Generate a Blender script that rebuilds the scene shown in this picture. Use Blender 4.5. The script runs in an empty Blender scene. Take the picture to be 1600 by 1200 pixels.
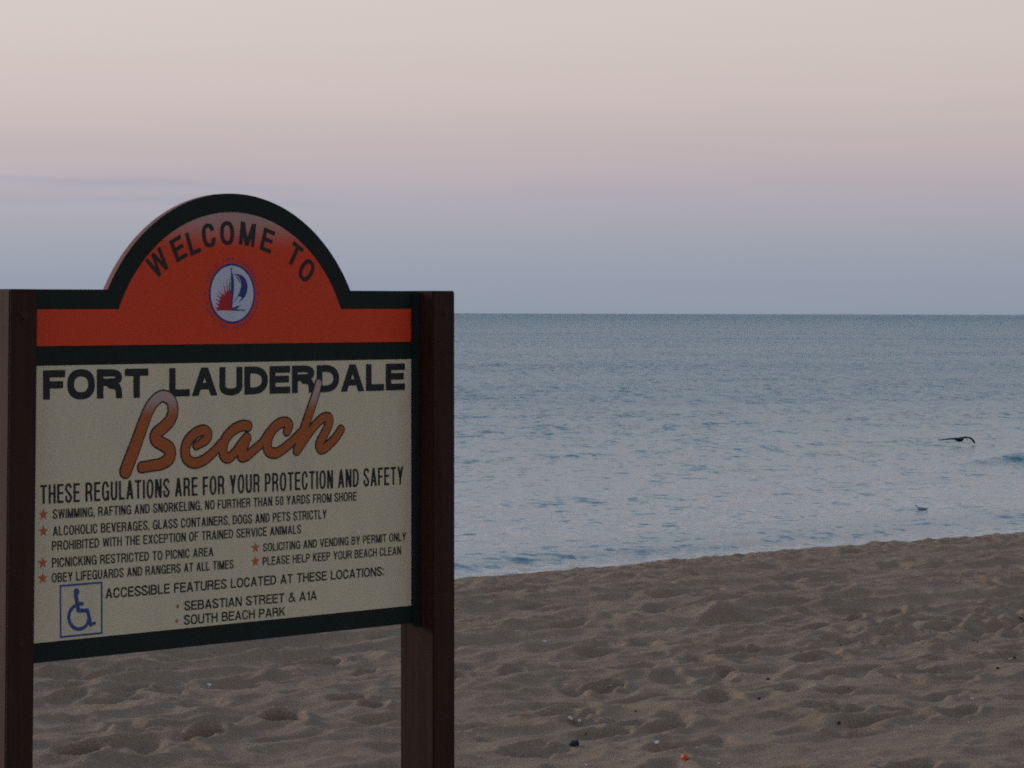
import bpy, bmesh, math, random
import numpy as np
from mathutils import Vector, Matrix, Euler

random.seed(7)
RNG = np.random.default_rng(11)
scene = bpy.context.scene
col = scene.collection

# ------------------------------------------------------------------ camera
EYE = 1.60                      # eye height over the dry sand
SEA = -1.95                     # sea level below the top of the beach
F = 4680.0                      # focal length in units of the 1600 px wide frame
PITCH = math.atan(110.7 / F)
ROLL = 0.0028
cam_data = bpy.data.cameras.new("camera")
cam_data.sensor_width = 36.0
cam_data.lens = 36.0 * F / 1600.0
cam_data.clip_start = 0.1
cam_data.clip_end = 60000.0
cam = bpy.data.objects.new("camera", cam_data)
col.objects.link(cam)
cam.rotation_euler = (Euler((math.pi / 2 - PITCH, 0, 0)).to_matrix() @ Matrix.Rotation(ROLL, 3, 'Z')).to_euler()
cam.location = (0, 0, EYE)
scene.camera = cam
CAM_R = cam.rotation_euler.to_matrix()
CAM_O = Vector((0, 0, EYE))

# ------------------------------------------------------------------ sky: dusk, sun gone, pink band over a blue grey horizon
world = bpy.data.worlds.new("World")
scene.world = world
world.use_nodes = True


class N:
    """tiny node helper"""
    def __init__(self, tree):
        self.t = tree; tree.nodes.clear()

    def new(self, typ, **kw):
        n = self.t.nodes.new(typ)
        for k, v in kw.items():
            setattr(n, k, v)
        return n

    def link(self, a, b):
        self.t.links.new(a, b)

    def val(self, sock, v):
        if hasattr(v, "is_output"):
            self.link(v, sock)
        elif v is not None:
            sock.default_value = v

    def math(self, op, a, b=None, c=None, clamp=False):
        n = self.new("ShaderNodeMath", operation=op, use_clamp=clamp)
        self.val(n.inputs[0], a)
        if b is not None: self.val(n.inputs[1], b)
        if c is not None: self.val(n.inputs[2], c)
        return n.outputs[0]

    def mix(self, f, a, b, blend='MIX'):
        n = self.new("ShaderNodeMix", data_type='RGBA', blend_type=blend)
        self.val(n.inputs[0], f); self.val(n.inputs[6], a); self.val(n.inputs[7], b)
        return n.outputs[2]

    def noise(self, vec, scale, detail=4, rough=0.5, dist=0.0):
        n = self.new("ShaderNodeTexNoise")
        n.inputs['Scale'].default_value = scale; n.inputs['Detail'].default_value = detail
        n.inputs['Roughness'].default_value = rough; n.inputs['Distortion'].default_value = dist
        if vec is not None: self.link(vec, n.inputs['Vector'])
        return n.outputs['Fac']

    def mapping(self, vec, scale=(1, 1, 1), rot=(0, 0, 0), loc=(0, 0, 0)):
        n = self.new("ShaderNodeMapping")
        n.inputs['Scale'].default_value = scale; n.inputs['Rotation'].default_value = rot
        n.inputs['Location'].default_value = loc
        self.link(vec, n.inputs['Vector'])
        return n.outputs[0]

    def ramp(self, fac, stops, interp='LINEAR'):
        n = self.new("ShaderNodeValToRGB")
        n.color_ramp.interpolation = interp
        e = n.color_ramp.elements
        while len(e) > 1: e.remove(e[-1])
        e[0].position = stops[0][0]; e[0].color = stops[0][1]
        for p, c in stops[1:]:
            k = e.new(p); k.color = c
        self.link(fac, n.inputs[0])
        return n.outputs[0]


def lin(r, g, b):
    f = lambda c: (c / 255 / 12.92) if c / 255 <= 0.04045 else ((c / 255 + 0.055) / 1.055) ** 2.4
    return (f(r), f(g), f(b), 1.0)


w = N(world.node_tree)
tc = w.new("ShaderNodeTexCoord")
nrm = w.new("ShaderNodeVectorMath", operation='NORMALIZE'); w.link(tc.outputs['Generated'], nrm.inputs[0])
sep = w.new("ShaderNodeSeparateXYZ"); w.link(nrm.outputs[0], sep.inputs[0])
zc = w.math('MAXIMUM', sep.outputs[2], 0.0)
fz = w.math('SQRT', zc)


def st(deg, *rgb):
    return (math.sqrt(math.sin(math.radians(deg))), lin(*rgb))


sky = w.ramp(fz, [
    st(0.0, 139, 149, 163), st(0.6, 146, 154, 169), st(1.3, 156, 160, 172), st(2.1, 171, 167, 175),
    st(3.1, 190, 176, 178), st(4.2, 200, 187, 185), st(5.2, 206, 194, 188), st(6.2, 209, 197, 191),
    st(10, 205, 199, 197), st(16, 190, 193, 200), st(28, 166, 177, 196), st(50, 142, 156, 184), st(90, 124, 142, 172)])
# the western glow lies off to the left of the view: azimuth falls away to the right and behind
GLOW = Vector((-0.93, 0.37))
az = w.math('ADD', w.math('MULTIPLY', sep.outputs[0], GLOW.x), w.math('MULTIPLY', sep.outputs[1], GLOW.y))
azf = w.math('MULTIPLY_ADD', az, 0.22, 0.96)
# faint long clouds low over the horizon
def band(x, c, wd):
    d = w.math('DIVIDE', w.math('SUBTRACT', x, c), wd)
    return w.math('POWER', 2.718, w.math('MULTIPLY', w.math('MULTIPLY', d, d), -1.0))


wob = w.noise(w.mapping(nrm.outputs[0], (14.0, 14.0, 60.0)), 1.0, 5, 0.6)
zz = w.math('ADD', sep.outputs[2], w.math('MULTIPLY_ADD', wob, 0.006, -0.003))


def streak(xc, xw, c0, slope, wd, k):
    cen = w.math('MULTIPLY_ADD', w.math('SUBTRACT', sep.outputs[0], xc), slope, c0)
    d = w.math('DIVIDE', w.math('SUBTRACT', zz, cen), wd)
    v = w.math('POWER', 2.718, w.math('MULTIPLY', w.math('MULTIPLY', d, d), -1.0))
    return w.math('MULTIPLY', w.math('MULTIPLY', v, band(sep.outputs[0], xc, xw)), k)


cf = w.math('ADD', streak(-0.135, 0.050, 0.0425, -0.030, 0.0015, 0.50), streak(-0.088, 0.040, 0.0358, -0.012, 0.0018, 0.50))
cf = w.math('ADD', cf, streak(-0.155, 0.060, 0.0365, 0.010, 0.0016, 0.40))
cn = w.noise(w.mapping(nrm.outputs[0], (5.0, 5.0, 70.0), loc=(0.3, 0.0, 0.4)), 1.0, 5, 0.55)
gen = w.math('MULTIPLY', w.math('MULTIPLY', w.math('SUBTRACT', cn, 0.45, clamp=True), 0.8), band(sep.outputs[2], 0.040, 0.030))
cf = w.math('ADD', cf, gen, clamp=True)
skyc = w.mix(cf, sky, lin(158, 161, 174))
bg = w.new("ShaderNodeBackground")
w.link(skyc, bg.inputs[0]); w.link(azf, bg.inputs[1])
wo = w.new("ShaderNodeOutputWorld"); w.link(bg.outputs[0], wo.inputs[0])

# last glow from the left, very soft
sd = bpy.data.lights.new("sun", 'SUN'); sd.energy = 1.35; sd.angle = math.radians(15); sd.color = (1.0, 0.84, 0.73)
sun = bpy.data.objects.new("sun", sd); col.objects.link(sun)
sun.rotation_euler = Vector((-0.80, 0.52, 0.26)).to_track_quat('Z', 'Y').to_euler()
sun.location = (-20, 5, 12)

scene.view_settings.view_transform = 'Standard'
scene.view_settings.look = 'None'
scene.cycles.use_denoising = False
scene.cycles.filter_width = 1.9
scene.cycles.use_adaptive_sampling = True
scene.cycles.adaptive_threshold = 0.035
scene.cycles.adaptive_min_samples = 16
scene.view_settings.exposure = 0.0
scene.view_settings.gamma = 1.0
scene.view_settings.use_curve_mapping = False


# ------------------------------------------------------------------ helpers
def ray(px, py):
    return (CAM_R @ Vector(((px - 800) / F, -(py - 600) / F, -1.0))).normalized()


def ground_at(px, py, z=0.0):
    d = ray(px, py); t = (z - EYE) / d.z
    return CAM_O + d * t


def tag(o, label=None, cat=None, kind=None, group=None):
    for k, v in (("label", label), ("category", cat), ("kind", kind), ("group", group)):
        if v: o[k] = v
    return o


def mesh_obj(name, verts, faces, mat=None, parent=None, smooth=False, mats=None, midx=None):
    me = bpy.data.meshes.new(name)
    me.from_pydata([tuple(v) for v in verts], [], faces)
    if mats:
        for m in mats: me.materials.append(m)
    elif mat:
        me.materials.append(mat)
    if midx is not None:
        me.polygons.foreach_set("material_index", midx)
    if smooth:
        me.polygons.foreach_set("use_smooth", [True] * len(me.polygons))
    me.update()
    o = bpy.data.objects.new(name, me); col.objects.link(o)
    if parent: o.parent = parent
    return o


def grid_obj(name, X, Y, Z, mat, attr=None):
    """one sheet from 2-D coordinate arrays (fast path)"""
    nr, nc = X.shape
    co = np.empty((nr * nc, 3), np.float32)
    co[:, 0] = X.ravel(); co[:, 1] = Y.ravel(); co[:, 2] = Z.ravel()
    i = np.arange(nr * nc, dtype=np.int32).reshape(nr, nc)
    q = np.stack([i[:-1, :-1], i[:-1, 1:], i[1:, 1:], i[1:, :-1]], -1).reshape(-1, 4)
    me = bpy.data.meshes.new(name)
    me.vertices.add(nr * nc); me.vertices.foreach_set("co", co.ravel())
    me.loops.add(q.size); me.loops.foreach_set("vertex_index", q.ravel())
    me.polygons.add(len(q))
    me.polygons.foreach_set("loop_start", np.arange(0, q.size, 4, dtype=np.int32))
    me.polygons.foreach_set("use_smooth", np.ones(len(q), bool))
    me.update(calc_edges=True)
    me.materials.append(mat)
    o = bpy.data.objects.new(name, me); col.objects.link(o)
    return o


def fade_hash(ix, iy, seed):
    h = (ix * 374761393 + iy * 668265263 + seed * 974634777) & 0xffffffff
    h = ((h ^ (h >> 13)) * 1274126177) & 0xffffffff
    return ((h ^ (h >> 16)) & 0xffff) / 65535.0


def perlin(x, y, seed=0):
    x = np.asarray(x, float); y = np.asarray(y, float)
    ix = np.floor(x).astype(np.int64); iy = np.floor(y).astype(np.int64)
    fx = x - ix; fy = y - iy
    u = fx * fx * fx * (fx * (fx * 6 - 15) + 10); v = fy * fy * fy * (fy * (fy * 6 - 15) + 10)

    def g(dx, dy):
        a = fade_hash(ix + dx, iy + dy, seed) * 2 * np.pi
        return np.cos(a) * (fx - dx) + np.sin(a) * (fy - dy)
    n0 = g(0, 0) * (1 - u) + g(1, 0) * u
    n1 = g(0, 1) * (1 - u) + g(1, 1) * u
    return (n0 * (1 - v) + n1 * v) * 1.5


# ------------------------------------------------------------------ materials
def new_mat(name):
    m = bpy.data.materials.new(name); m.use_nodes = True
    n = N(m.node_tree)
    out = n.new("ShaderNodeOutputMaterial"); b = n.new("ShaderNodeBsdfPrincipled")
    n.link(b.outputs[0], out.inputs[0])
    return m, n, b


def obj_co(n):
    return n.new("ShaderNodeTexCoord").outputs['Object']


def paint(name, c, rough=0.5, var=0.12, scale=18, spec=0.4, bump=0.04, dirt=0.0):
    m, n, b = new_mat(name)
    co = obj_co(n)
    f = n.noise(co, scale, 6, 0.6)
    dark = tuple(x * (1 - var) for x in c[:3]) + (1,)
    lite = tuple(min(1, x * (1 + var)) for x in c[:3]) + (1,)
    cc = n.mix(f, dark, lite)
    if dirt:
        d = n.noise(n.mapping(co, (3.0, 3.0, 0.7)), 3.0, 6, 0.65)
        dm = n.new("ShaderNodeMapRange"); dm.inputs[1].default_value = .5; dm.inputs[2].default_value = .8
        dm.inputs[4].default_value = dirt; n.link(d, dm.inputs[0])
        cc = n.mix(dm.outputs[0], cc, (0.16, 0.13, 0.10, 1))
    n.link(cc, b.inputs['Base Color'])
    b.inputs['Roughness'].default_value = rough
    b.inputs['Specular IOR Level'].default_value = spec
    bp = n.new("ShaderNodeBump"); bp.inputs['Strength'].default_value = bump; bp.inputs['Distance'].default_value = 0.002
    n.link(n.noise(co, 160, 3), bp.inputs['Height']); n.link(bp.outputs[0], b.inputs['Normal'])
    return m


def wood(name, c1, c2, rough=0.75):
    m, n, b = new_mat(name)
    co = obj_co(n)
    g = n.noise(n.mapping(co, (70, 70, 1.6)), 1.0, 7, 0.62, 0.4)
    l = n.noise(n.mapping(co, (5, 5, 1.1)), 1.0, 5, 0.6)
    f = n.math('MULTIPLY_ADD', g, 0.65, n.math('MULTIPLY', l, 0.45))
    cr = n.ramp(f, [(0.32, c1), (0.75, c2)])
    n.link(cr, b.inputs['Base Color'])
    b.inputs['Roughness'].default_value = rough
    b.inputs['Specular IOR Level'].default_value = 0.15
    bp = n.new("ShaderNodeBump"); bp.inputs['Strength'].default_value = 0.45; bp.inputs['Distance'].default_value = 0.002
    n.link(g, bp.inputs['Height']); n.link(bp.outputs[0], b.inputs['Normal'])
    return m


M = {}
M['post'] = wood("stained_post_wood", (0.016, 0.0092, 0.0065, 1), (0.050, 0.027, 0.018, 1))
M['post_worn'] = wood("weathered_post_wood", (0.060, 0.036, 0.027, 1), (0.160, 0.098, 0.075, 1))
M['green'] = paint("dark_green_paint", (0.010, 0.019, 0.017), 0.7, 0.2, 22, 0.2, dirt=0.04)
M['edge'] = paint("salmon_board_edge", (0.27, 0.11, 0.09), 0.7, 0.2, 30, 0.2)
M['cream'] = paint("cream_sign_face", (0.66, 0.605, 0.43), 0.55, 0.05, 9, 0.3, 0.02, dirt=0.16)
M['ink'] = paint("black_green_lettering", (0.014, 0.019, 0.021), 0.5, 0.2, 40, 0.3)
M['blue'] = paint("blue_print", (0.030, 0.085, 0.26), 0.5, 0.15, 40, 0.3)
M['navy'] = paint("navy_print", (0.022, 0.050, 0.22), 0.5, 0.15, 40, 0.3)
M['ring_blue'] = paint("ring_text_blue", (0.16, 0.055, 0.22), 0.5, 0.15, 40, 0.3)
M['white'] = paint("emblem_white", (0.55, 0.60, 0.70), 0.5, 0.06, 20, 0.3)
M['red'] = paint("emblem_red", (0.42, 0.018, 0.025), 0.5, 0.12, 40, 0.3)
M['star'] = paint("orange_star_print", (0.52, 0.14, 0.055), 0.5, 0.15, 60, 0.3)
M['bolt'] = paint("rusty_bolt", (0.050, 0.022, 0.018), 0.75, 0.3, 60, 0.2)


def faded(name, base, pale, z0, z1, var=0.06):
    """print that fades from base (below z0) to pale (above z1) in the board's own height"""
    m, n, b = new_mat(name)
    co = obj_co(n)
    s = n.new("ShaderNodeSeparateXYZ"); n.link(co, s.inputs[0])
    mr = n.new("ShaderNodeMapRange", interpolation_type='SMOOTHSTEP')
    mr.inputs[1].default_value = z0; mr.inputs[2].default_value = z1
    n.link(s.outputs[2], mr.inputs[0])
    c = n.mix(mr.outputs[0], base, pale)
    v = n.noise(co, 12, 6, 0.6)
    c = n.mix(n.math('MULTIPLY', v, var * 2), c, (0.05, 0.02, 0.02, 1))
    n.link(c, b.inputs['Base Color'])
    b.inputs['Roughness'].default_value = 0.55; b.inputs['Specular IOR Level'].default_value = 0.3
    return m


# ------------------------------------------------------------------ beach: one sheet in shore-aligned coordinates
TH = math.radians(45.0)                         # the shore runs off to the right at 45 degrees
A_DIR = np.array([math.cos(TH), math.sin(TH)])  # along the shore
B_DIR = np.array([-math.sin(TH), math.cos(TH)]) # towards the sea


def to_ab(p):
    return (p[0] * A_DIR[0] + p[1] * A_DIR[1], p[0] * B_DIR[0] + p[1] * B_DIR[1])


def crest_b():
    p1 = to_ab(ground_at(715, 906, 0.03)); p2 = to_ab(ground_at(1155, 868, 0.03)); p3 = to_ab(ground_at(1598, 833, 0.03))
    return p1, p2, p3


CR = crest_b()
CRB = sum(p[1] for p in CR) / 3
A0, A1, B0, B1, STEP = 4.0, 21.5, 4.4, CRB + 0.7, 0.0145


def axis(lo, hi, step, out_lo, out_hi, g=1.22):
    core = np.arange(lo, hi, step)
    left = []; x = lo; s = step
    while x > out_lo:
        s *= g; x -= s; left.append(x)
    right = []; x = core[-1]; s = step
    while x < out_hi:
        s *= g; x += s; right.append(x)
    return np.array(left[::-1]), core, np.array(right)


al, ac, ar = axis(A0, A1, STEP, -300, 900)
bl, bc, br = axis(B0, B1, STEP, -300, 60)
av = np.concatenate([al, ac, ar]); bv = np.concatenate([bl, bc, br])
AA, BB = np.meshgrid(av, bv)
# gentle wander of the crest fitted through its three sighted points
crest_line = np.interp(av, [p[0] for p in CR], [p[1] for p in CR]) + 0.03 * perlin(av / 2.0, av * 0 + 3.3, 5) \
    + 0.03 * perlin(av / 0.5, av * 0 + 1.3, 8)
DB = BB - crest_line[None, :]
core_a = slice(len(al), len(al) + len(ac)); core_b = slice(len(bl), len(bl) + len(bc))
fine = np.zeros_like(AA); fine[core_b, core_a] = 1.0

H = np.zeros_like(AA)
# broad swells of dry sand, then wind-softened ridges with sharper tops
wa = AA + 0.25 * perlin(AA / 0.9, BB / 0.9, 31); wb = BB + 0.20 * perlin(AA / 0.8, BB / 0.8, 32)
H += 0.022 * perlin(wa / 2.4, wb / 1.2, 1)
r1 = 1 - np.abs(perlin(wa / 1.6, wb / 0.52, 2)) * 1.8
H += 0.021 * np.clip(r1, 0, 1) ** 2.2
r2 = 1 - np.abs(perlin(wa / 0.62, wb / 0.34, 3)) * 1.8
H += 0.013 * np.clip(r2, 0, 1) ** 2.0
H += 0.009 * perlin(AA / 0.42, BB / 0.30, 4)
H *= 0.45 + 0.55 * np.clip(np.abs(DB) / 1.5, 0, 1)
H += 0.0075 * perlin(AA / 0.16, BB / 0.12, 6) + 0.0038 * perlin(AA / 0.07, BB / 0.06, 7)
# ruts that run along the shore
rut_zone = np.exp(-((DB + 2.3) / 1.7) ** 2)
rr = 1 - np.abs(perlin(AA / 4.5 + 0.3 * BB, BB / 0.42 + 0.2 * perlin(AA / 1.5, BB, 12), 9)) * 1.7
H += rut_zone * 0.040 * np.clip(rr, 0, 1) ** 1.8
# low berm along the crest with crumbly lumps, then the beach face dropping to the sea
crumb = np.exp(-((DB + 0.12) / 0.35) ** 2)
H += crumb * (0.020 + 0.014 * perlin(AA / 0.30, BB / 0.22, 14) + 0.014 * perlin(AA / 0.10, BB / 0.08, 15)
              + 0.010 * perlin(AA / 0.045, BB / 0.045, 16))
fall = np.clip(DB - 0.05, 0, None)
H -= np.where(fall < 0.8, 0.20 * fall ** 2 / 0.8 * 1.25, 0.20 + 0.25 * (fall - 0.8))
H = np.maximum(H, -6.0)
# land gently rises far behind the camera
H += np.clip((-BB - 15) / 60, 0, 0.6)


# footprints and hollows in the dense zone
def dent(a, b, la, lb, rot, depth, rim=0.35, sharp=1.0):
    R_ = max(la, lb) * 2.6
    ia = slice(*np.searchsorted(av, [a - R_, a + R_])); ib = slice(*np.searchsorted(bv, [b - R_, b + R_]))
    x = AA[ib, ia] - a; y = BB[ib, ia] - b
    if x.size == 0: return
    c, s = math.cos(rot), math.sin(rot)
    u = (x * c + y * s) / la; v = (-x * s + y * c) / lb
    v = v * (1 + 0.25 * u)
    rad = np.sqrt(u * u + v * v) * (1 + 0.22 * perlin(x / 0.09 + a * 7, y / 0.09 + b * 5, 21))
    pit = -1 / (1 + np.exp((rad - 1) * 7 * sharp))
    ring = rim * np.exp(-((rad - 1.45) / 0.42) ** 2)
    H[ib, ia] += depth * (pit + ring)


rs = random.Random(5)
for k in range(1300):
    a = rs.uniform(A0, A1); b = rs.uniform(B0, CRB - 0.15)
    la = rs.uniform(0.05, 0.15)
    dent(a, b, la, la * rs.uniform(0.38, 0.6), rs.gauss(0.2, 0.9), rs.uniform(0.007, 0.024) * (la / .11) ** .7, rs.uniform(0.15, 0.35), rs.uniform(1.0, 2.2))
# walked lines of steps
for k in range(9):
    a = rs.uniform(A0, A1); b = rs.uniform(B0, CRB - 1); ang = rs.gauss(0.0, 0.5) + (math.pi if rs.random() < .5 else 0)
    for j in range(14):
        side = 0.09 * (1 if j % 2 else -1)
        dent(a - side * math.sin(ang), b + side * math.cos(ang), 0.145, 0.065, ang, rs.uniform(0.018, 0.034), 0.35, 1.3)
        a += 0.62 * math.cos(ang); b += 0.62 * math.sin(ang); ang += rs.gauss(0, 0.06)
def sand_z(x, y):
    a, b = to_ab((x, y))
    i = int(np.clip(np.searchsorted(bv, b), 1, len(bv) - 1)); j = int(np.clip(np.searchsorted(av, a), 1, len(av) - 1))
    return float(H[i, j])


def on_sand(px, py):
    """point of the relief seen at this place"""
    d = ray(px, py); t = (0.10 - EYE) / d.z
    for k in range(400):
        p = CAM_O + d * t
        if p.z <= sand_z(p.x, p.y): break
        t += 0.012
    return p


# hollows that stand out near the sign and to the right
for (px, py, la, lb, rot, dp) in [
        (442, 1122, .15, .085, .9, .115), (320, 1153, .16, .06, .5, .085), (132, 1172, .15, .075, .6, .100),
        (522, 1028, .12, .06, -.2, .045), (545, 1090, .12, .06, .3, .040), (585, 1100, .11, .055, .5, .045),
        (574, 1048, .10, .05, .4, .03), (945, 1078, .15, .07, .3, .050), (940, 1020, .15, .07, .1, .035),
        (900, 1116, .13, .06, .1, .040), (945, 1148, .15, .07, .0, .035), (1145, 1018, .12, .05, .2, .040),
        (1175, 1016, .08, .04, .2, .035), (1140, 1052, .10, .05, .7, .045), (1370, 1128, .15, .07, -.3, .045),
        (1320, 1112, .14, .06, -.1, .035), (1245, 1075, .12, .06, .1, .035), (1310, 1080, .12, .05, -.1, .04),
        (1415, 1196, .20, .08, .1, .05), (1335, 966, .10, .05, .3, .045), (1400, 958, .10, .045, .3, .035),
        (1275, 980, .14, .06, .2, .035), (1270, 1028, .14, .06, .2, .035), (780, 920, .14, .06, .1, .04),
        (1455, 1050, .12, .05, -.1, .035), (830, 1165, .12, .05, .2, .02), (1460, 1030, .12, .05, .1, .03),
        (700, 1060, .14, .06, .2, .03), (210, 1075, .2, .08, .4, .03), (1500, 1110, .15, .06, .1, .03)]:
    p = to_ab(on_sand(px, py)); dent(p[0], p[1], la * .8, lb * .8, rot, dp * .9, 0.25, 2.0)
# disturbed rough patch on the right
# long wind-cut ledges: steep on the landward side, easing away towards the sea


def ledge(px_pts, A, back=0.30):
    ab = np.array([to_ab(on_sand(*p)) for p in px_pts]); ab = ab[np.argsort(ab[:, 0])]
    lo, hi = ab[0, 0], ab[-1, 0]
    bl_ = np.interp(av, ab[:, 0], ab[:, 1]) + 0.035 * perlin(av / 0.35, av * 0 + A * 900, 91)
    fade = np.clip((av - lo + .12) / .25, 0, 1) * np.clip((hi + .12 - av) / .25, 0, 1)
    d = BB - bl_[None, :]
    prof = np.where(d > 0, np.exp(-(d / back) ** 1.3), np.exp(-(d / 0.085) ** 2))
    H[:] = H + A * fade[None, :] * prof


for pts_, A_ in [([(1100, 962), (1163, 947), (1211, 939), (1277, 939), (1322, 943)], .050), ([(1080, 911), (1150, 910), (1227, 912)], .040),
                 ([(1432, 886), (1480, 880), (1560, 874)], .042), ([(713, 950), (780, 945), (842, 940)], .036), ([(713, 1004), (755, 996), (795, 988)], .036),
                 ([(940, 982), (1000, 978), (1075, 970)], .040), ([(1230, 900), (1330, 897), (1420, 892)], .034),
                 ([(56, 1055), (97, 1047), (125, 1055), (162, 1055), (200, 1040), (252, 1034)], .045), ([(237, 1106), (284, 1091), (331, 1085)], .034),
                 ([(373, 1026), (436, 1010), (469, 1008), (500, 1018)], .038), ([(434, 1064), (469, 1050), (494, 1054), (530, 1064)], .030),
                 ([(1350, 930), (1440, 922), (1530, 925)], .030), ([(860, 1072), (905, 1060), (950, 1066)], .024), ([(730, 1075), (790, 1068)], .022)]:
    ledge(pts_, A_ * 0.62, 0.22)
pa = to_ab(ground_at(1535, 985))
patch = np.exp(-(((AA - pa[0]) / 1.3) ** 2 + ((BB - pa[1]) / 0.45) ** 2))
H += patch * (0.055 * perlin(AA / 0.16, BB / 0.12, 41) + 0.020 * perlin(AA / 0.07, BB / 0.06, 42))

XW = AA * A_DIR[0] + BB * B_DIR[0]; YW = AA * A_DIR[1] + BB * B_DIR[1]


m, n, b = new_mat("dry_sand"); M['sand'] = m
co = obj_co(n)
big = n.noise(co, 0.9, 5, 0.6); mid = n.noise(co, 7, 6, 0.65); gr = n.noise(co, 260, 3, 0.7)
gr2 = n.noise(n.mapping(co, loc=(5, 3, 1)), 700, 2, 0.7)
c = n.mix(big, (0.222, 0.170, 0.120, 1), (0.335, 0.258, 0.182, 1))
c = n.mix(n.math('MULTIPLY', mid, 0.5), c, (0.220, 0.168, 0.118, 1))
sp = n.ramp(gr, [(0.30, (0.55, 0.52, 0.5, 1)), (0.5, (1, 1, 1, 1)), (0.72, (1.5, 1.45, 1.4, 1))])
c = n.mix(0.9, c, sp, 'MULTIPLY')
sp2 = n.ramp(n.noise(n.mapping(co, loc=(9, 2, 4)), 115, 3, 0.75), [(0.32, (0.70, 0.68, 0.67, 1)), (0.5, (1, 1, 1, 1)), (0.70, (1.28, 1.26, 1.22, 1))])
c = n.mix(0.8, c, sp2, 'MULTIPLY')
n.link(c, b.inputs['Base Color'])
b.inputs['Roughness'].default_value = 0.95; b.inputs['Specular IOR Level'].default_value = 0.12
bp = n.new("ShaderNodeBump"); bp.inputs['Strength'].default_value = 0.6; bp.inputs['Distance'].default_value = 0.004
hh = n.math('ADD', n.math('MULTIPLY', n.noise(co, 45, 5, 0.7), 1.6), n.math('ADD', gr, n.math('MULTIPLY', gr2, 0.6)))
n.link(hh, bp.inputs['Height']); n.link(bp.outputs[0], b.inputs['Normal'])

sand = grid_obj("beach_sand", XW, YW, H, M['sand'])
tag(sand, "brown dry sand trodden into soft hollows and ridges", kind='structure')

# ------------------------------------------------------------------ sea: one sheet, finer towards the shore
fp = F * 1024 / 1600
EH = EYE - SEA
rr_ = [8.0]
while rr_[-1] < 26: rr_.append(rr_[-1] * 1.15)
while rr_[-1] < 26000:
    x = rr_[-1]; rr_.append(x + min(max(x * x / (EH * fp) * 0.62, 0.10), x * 0.25))
rad = np.array(rr_)
ph = np.concatenate([np.radians(np.arange(-150, -12.2, 1.2)), np.arange(math.radians(-12.2), math.radians(12.2), 0.55 / fp),
                     np.radians(np.arange(12.4, 75, 1.2))])
RR, PP = np.meshgrid(rad, ph, indexing='ij')
SX = RR * np.sin(PP); SY = RR * np.cos(PP)
dr = np.gradient(rad)[:, None]
SZ = np.zeros_like(SX)
wr = random.Random(3)
on = np.array([-B_DIR[0], -B_DIR[1]])
near = RR < 900
xs, ys = SX[near], SY[near]; drn = np.broadcast_to(dr, SX.shape)[near]
acc = np.zeros_like(xs)
gust = 0.75 + 0.5 * perlin(xs / 30, ys / 14, 50) + 0.35 * perlin(xs / 9, ys / 7, 51)
bsn = xs * B_DIR[0] + ys * B_DIR[1]
shelter = 0.35 + 0.65 * np.clip((bsn - CRB - 14) / 60.0, 0, 1)
for k in range(64):
    lam = 0.30 * (5.0 / 0.30) ** (k / 63.0)
    ang = wr.gauss(0, 0.75)
    dx = on[0] * math.cos(ang) - on[1] * math.sin(ang); dy = on[0] * math.sin(ang) + on[1] * math.cos(ang)
    kk = 2 * math.pi / lam
    slope = 0.011 if lam < 1.5 else 0.004
    amp = slope / kk * 1.2
    fd = np.clip((lam / (np.maximum(drn, 0.05)) - 1.6) / 2.0, 0, 1)
    ph0 = wr.uniform(0, 6.28)
    arg = kk * (xs * dx + ys * dy) + ph0 + 0.8 * perlin(xs / (lam * 5), ys / (lam * 5), 60 + k)
    s_ = np.sin(arg)
    acc += amp * fd * gust * shelter * (s_ + 0.25 * np.cos(2 * arg))
SZ[near] = acc
# small swells about to break, parallel to the shore
AS = SX * A_DIR[0] + SY * A_DIR[1]; BS = SX * B_DIR[0] + SY * B_DIR[1]


def swell(px, py, half_len, h, wid, bend=0.0):
    c_ = to_ab(ground_at(px, py, SEA))
    d = (BS - c_[1]) + bend * (AS - c_[0]) ** 2 * 0.01 + 0.25 * perlin(AS / 3, BS * 0, 77)
    env = np.exp(-((AS - c_[0]) / half_len) ** 4)
    prof = np.where(d < 0, np.exp(-(d / (wid * 0.55)) ** 2), np.exp(-(d / (wid * 1.6)) ** 2))
    return h * env * prof


SZ += swell(1685, 716, 4.3, 0.22, 0.75)
SZ += swell(1420, 742, 4.0, 0.035, 0.9)
SZ += swell(900, 868, 12.0, 0.045, 0.7)
SZ += swell(760, 884, 8.0, 0.040, 0.5)
SZ += swell(1180, 836, 9.0, 0.030, 0.6)
SZ += swell(1100, 770, 14.0, 0.045, 1.2)
SZ += swell(900, 712, 22.0, 0.055, 1.6)
SZ += swell(1300, 655, 30.0, 0.06, 2.0)
# depth shading rows merge into the flat far sea
m, n, b = new_mat("sea_water"); M['sea'] = m
co = obj_co(n)
b.inputs['Base Color'].default_value = (0.004, 0.140, 0.200, 1)
b.inputs['Specular Tint'].default_value = (0.835, 0.96, 0.985, 1)
b.inputs['IOR'].default_value = 1.333
at = n.new("ShaderNodeAttribute", attribute_name="chop"); chop = at.outputs['Fac']   # how wind-roughened the water is; sheltered near the shore
n.link(n.math('MULTIPLY_ADD', chop, 0.20, 0.10), b.inputs['Roughness'])
shore = n.mapping(co, rot=(0, 0, -math.radians(20)))


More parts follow.
